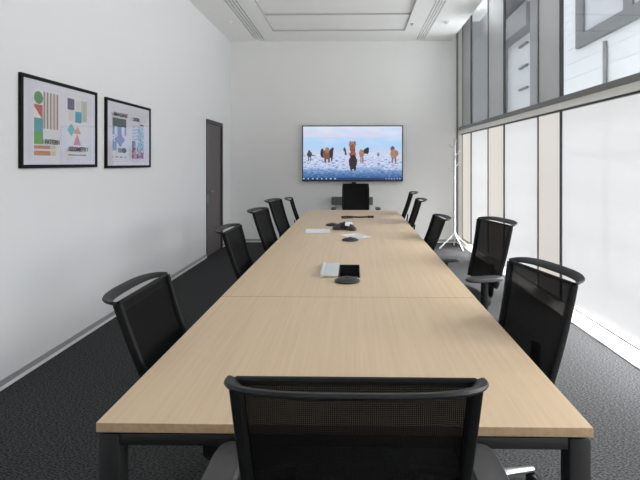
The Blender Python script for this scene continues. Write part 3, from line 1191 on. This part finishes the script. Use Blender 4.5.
def art_one(u, v):
    # two geometric prints side by side
    u += 0.062
    c = PAPER
    if (0.13 < u < 0.50 and 0.04 < v < 0.97) or (0.61 < u < 0.985 and 0.04 < v < 0.97):
        c = (230, 228, 228)
    if ell(u, v, 0.208, 0.16, 0.06, 0.085):
        return (60, 140, 78)
    if 0.148 < u < 0.262 and 0.258 < v < 0.435:
        f = (u - 0.148) / 0.114
        return (196, 78, 66) if (v - 0.258) / 0.177 < 0.15 + 0.95 * f else (236, 228, 224)
    if 0.148 < u < 0.268 and 0.435 < v < 0.62:
        return (72, 158, 164)
    if 0.148 < u < 0.268 and 0.62 < v < 0.79:
        return (92, 166, 74)
    if 0.272 < u < 0.488 and 0.06 < v < 0.575:
        k = ((u - 0.272) / 0.216 * 4.6) % 1
        return (98, 76, 80) if k < 0.36 else ((206, 186, 174) if k < 0.62 else (222, 218, 210))
    if 0.148 < u < 0.45 and 0.81 < v < 0.95:
        k = (v - 0.81) / 0.14
        if 0.34 < k < 0.52:
            return (232, 222, 214)
        return (190, 130, 96) if u < 0.37 else (214, 206, 178)
    if 0.63 < u < 0.744 and 0.07 < v < 0.25:
        return (92, 72, 118)
    if 0.64 < u < 0.735 and 0.25 < v < 0.42:
        return (224, 216, 206)
    if 0.755 < u < 0.86 and 0.25 < v < 0.43:
        return (64, 160, 186)
    if 0.76 < u < 0.85 and 0.08 < v < 0.25:
        return (216, 216, 206)
    if 0.865 < u < 0.965 and 0.07 < v < 0.40:
        return (172, 172, 160) if (u * 44) % 1 < 0.55 else (208, 206, 196)
    if abs(u - 0.69) / 0.066 + abs(v - 0.548) / 0.10 < 1:
        return (98, 190, 178)
    for cu, v0, v1, cc in ((0.795, 0.487, 0.60, (220, 146, 124)), (0.79, 0.605, 0.77, (216, 126, 148))):
        if v0 < v < v1 and abs(u - cu) < 0.06 * (v - v0) / (v1 - v0) + 0.004:
            return cc
    if 0.64 < u < 0.95 and 0.92 < v < 0.935:
        return (120, 132, 150)
    return c


def art_two(u, v):
    u += 0.09
    c = (224, 222, 228)
    n1 = nz(u, v, 9, 1.0)
    n2 = nz(u, v, 22, 5.0)
    if 0.154 < u < 0.49 and 0.213 < v < 0.36:
        return mixc((44, 74, 74), (62, 92, 88), 0.5 + n1)
    if ell(u, v, 0.44, 0.795, 0.055, 0.048):
        return (34, 36, 44)
    if 0.29 < u < 0.42 and 0.75 < v < 0.835:
        return (112, 126, 138)
    if 0.154 < u < 0.49 and 0.36 < v < 0.80:
        if ell(u, v, 0.33, 0.60, 0.12, 0.065) or ell(u, v, 0.34, 0.60, 0.055, 0.13):
            return (164, 112, 186) if n1 > -0.15 else (128, 150, 196)
        if 0.27 < u < 0.37 and v < 0.56:
            return (112, 146, 186)
        if 0.154 < u < 0.25 and v > 0.58 + 0.3 * n2:
            return (122, 152, 188)
        if v < 0.52 and (0.154 < u < 0.21 or u > 0.44):
            return (124, 146, 192)
        return (222, 222, 232)
    if 0.154 < u < 0.49 and 0.905 < v < 0.93 and (u * 9) % 1 < 0.6:
        return (82, 98, 118)
    if 0.86 < u < 0.97 and 0.25 < v < 0.28:
        return (52, 54, 64)
    if 0.64 < u < 0.97 and 0.31 < v < 0.95:
        if u < 0.88 and v < 0.58 and (v * 16 + u * 3) % 1 < 0.45:
            return (160, 188, 214)
        if v > 0.80 + 0.22 * n2:
            return (126, 76, 120) if n1 > 0.0 else (200, 160, 200)
        if u < 0.74 and v > 0.60:
            return (74, 84, 116) if n2 > -0.1 else (150, 120, 170)
        if 0.80 < u:
            return mixc((108, 160, 186), (196, 214, 228), 0.5 + n2 * 1.5)
        return (214, 216, 226)
    return c


def framed(label, y0, y1, z0, z1, art, words, tilt=0.0):
    W, H = y1 - y0, z1 - z0
    t = thing('framed_poster', label, 'picture', (XL, (y0 + y1) / 2, (z0 + z1) / 2), R(90), 'framed posters on the left wall')
    t.rotation_euler = (0, R(tilt), R(90))
    # local x runs away from the camera along the wall, -y faces the room
    bm = bmesh.new()
    f = 0.026
    D = -0.022
    for (a, b, c_, e) in ((-W / 2, W / 2, H / 2 - f, H / 2), (-W / 2, W / 2, -H / 2, -H / 2 + f), (-W / 2, -W / 2 + f, -H / 2 + f, H / 2 - f), (W / 2 - f, W / 2, -H / 2 + f, H / 2 - f)):
        box(bm, a, b, D, -0.001, c_, e, bev=0.002)
    obj('frame', bm, M['frame_black'], t)
    obj('backing_mat', B(-W / 2 + f, W / 2 - f, -0.012, -0.002, -H / 2 + f, H / 2 - f), M['mat'], t)
    m_ = 0.055
    p = raster('print', W - 2 * m_ - 0.03, H - 2 * m_ - 0.02, 150, 110, art, M['poster'], t)
    p.location = (0, -0.0135, 0)
    pw, phh = W - 2 * m_ - 0.03, H - 2 * m_ - 0.02
    for body, u, v, wd in words:
        text_mesh('lettering', body, 0.05, wd * pw, ((u - 0.5) * pw, -0.0145, (0.5 - v) * phh), M['ink'], p)
    obj('glass', B(-W / 2 + f, W / 2 - f, -0.0185, -0.017, -H / 2 + f, H / 2 - f), M['picglass'], t)
    return t


framed('framed poster nearer the camera, bold geometric shapes with a green circle', 3.09, 4.025, 1.462, 2.134, art_one,
       [('PATTERN', 0.313, 0.785, 0.205), ('GEOMETRY', 0.733, 0.868, 0.33)], 0.0)
framed('framed poster nearer the door, pale blue and purple prints under a green band', 4.168, 5.095, 1.45, 2.12, art_two,
       [('IMAGINE', 0.235, 0.175, 0.335), ('STIR', 0.645, 0.21, 0.18)], 0.0)

# ------------------------------------------------------------------ coat stand
cs = thing('coat_stand', 'slim white metal coat stand in the corner by the windows', 'coat stand', (1.76, 7.9, 0))
bm = bmesh.new()
cyl(bm, (0, 0, 0.2), (0, 0, 1.92), 0.021, n=16)
lathe(bm, [(0.021, 1.92), (0.023, 1.925), (0.016, 1.945), (0, 1.95)], 16)
obj('pole', bm, M['standwhite'], cs, smooth=True)
for a in (R(185), R(290), R(5), R(80)):
    bm = bmesh.new()
    dr = Vector((math.cos(a), math.sin(a), 0))
    sd = Vector((-math.sin(a), math.cos(a), 0))
    sweep(bm, [dr * 0.012 + Vector((0, 0, 0.27)), dr * 0.08 + Vector((0, 0, 0.19)), dr * 0.27 + Vector((0, 0, 0.012))], sd, 0.011, 0.011, n=10)
    obj('foot', bm, M['standwhite'], cs, smooth=True)
for a, z in ((R(180), 1.36), (R(20), 1.46), (R(270), 1.58), (R(0), 1.66), (R(170), 1.78), (R(60), 1.84)):
    bm = bmesh.new()
    dr = Vector((math.cos(a), math.sin(a), 0))
    sweep(bm, [dr * 0.01 + Vector((0, 0, z - 0.02)), dr * 0.05 + Vector((0, 0, z)), dr * 0.085 + Vector((0, 0, z + 0.04))], Vector((-math.sin(a), math.cos(a), 0)), 0.008, 0.008, n=8, sq=1)
    bmesh.ops.create_uvsphere(bm, u_segments=10, v_segments=8, radius=0.012, matrix=Matrix.Translation(dr * 0.087 + Vector((0, 0, z + 0.043))))
    obj('peg', bm, M['standwhite'], cs, smooth=True)

# ------------------------------------------------------------------ light
# tilted lamps stand in for sky light below and street light above
DAY_UPPER, DAY_LOWER = 6.8, 420
UP_TILT, LOW_TILT = -13, 48
w = bpy.data.worlds.new('overcast_sky')
scene.world = w
w.use_nodes = True
bg = w.node_tree.nodes['Background']
bg.inputs[0].default_value = (0.93, 0.96, 1.0, 1)
bg.inputs[1].default_value = 1.2

# area lamps added just outside both rows of panes to stand in for daylight
for i, (a, b, kd) in enumerate(bays):
    if kd != 'g':
        continue
    for z0, z1, n, en, tilt, spread in ((2.25, 4.1, 4, DAY_UPPER, UP_TILT, 120), (0.12, 2.0, 5, DAY_LOWER, LOW_TILT, 110)):
        st_ = (z1 - z0) / n
        for k in range(n):
            ld = bpy.data.lights.new('daylight', 'AREA')
            ld.shape = 'RECTANGLE'
            ld.size = b - a - 0.06
            ld.size_y = st_ * 0.9
            ld.spread = R(spread)
            ld.energy = en * ld.size * ld.size_y
            ld.color = (0.98, 0.99, 1.0)
            lo = bpy.data.objects.new('daylight', ld)
            COL.objects.link(lo)
            lo.location = (gx((a + b) / 2) + 0.19, (a + b) / 2, z0 + st_ * (k + 0.5))
            lo.rotation_euler = (PI / 2 - R(tilt), 0, PI / 2 + 0.0267)

# ------------------------------------------------------------------ camera
cd = bpy.data.cameras.new('camera')
cam = bpy.data.objects.new('camera', cd)
COL.objects.link(cam)
cam.location = (0, 0, 1.5)
cam.rotation_euler = (PI / 2, 0, R(1.0))
cd.sensor_width = 36
cd.sensor_fit = 'HORIZONTAL'
cd.lens = 450 / 640 * 36
cd.shift_x = (320 - 346.1) / 640
cd.shift_y = (163 - 240) / 640
cd.clip_start = 0.05
scene.camera = cam

scene.view_settings.view_transform = 'Standard'
scene.view_settings.look = 'None'
scene.view_settings.gamma = 1.0
scene.view_settings.exposure = 0.3
scene.view_settings.use_curve_mapping = False
scene.cycles.max_bounces = 14
scene.cycles.diffuse_bounces = 8
scene.cycles.transparent_max_bounces = 16
scene.cycles.use_denoising = True
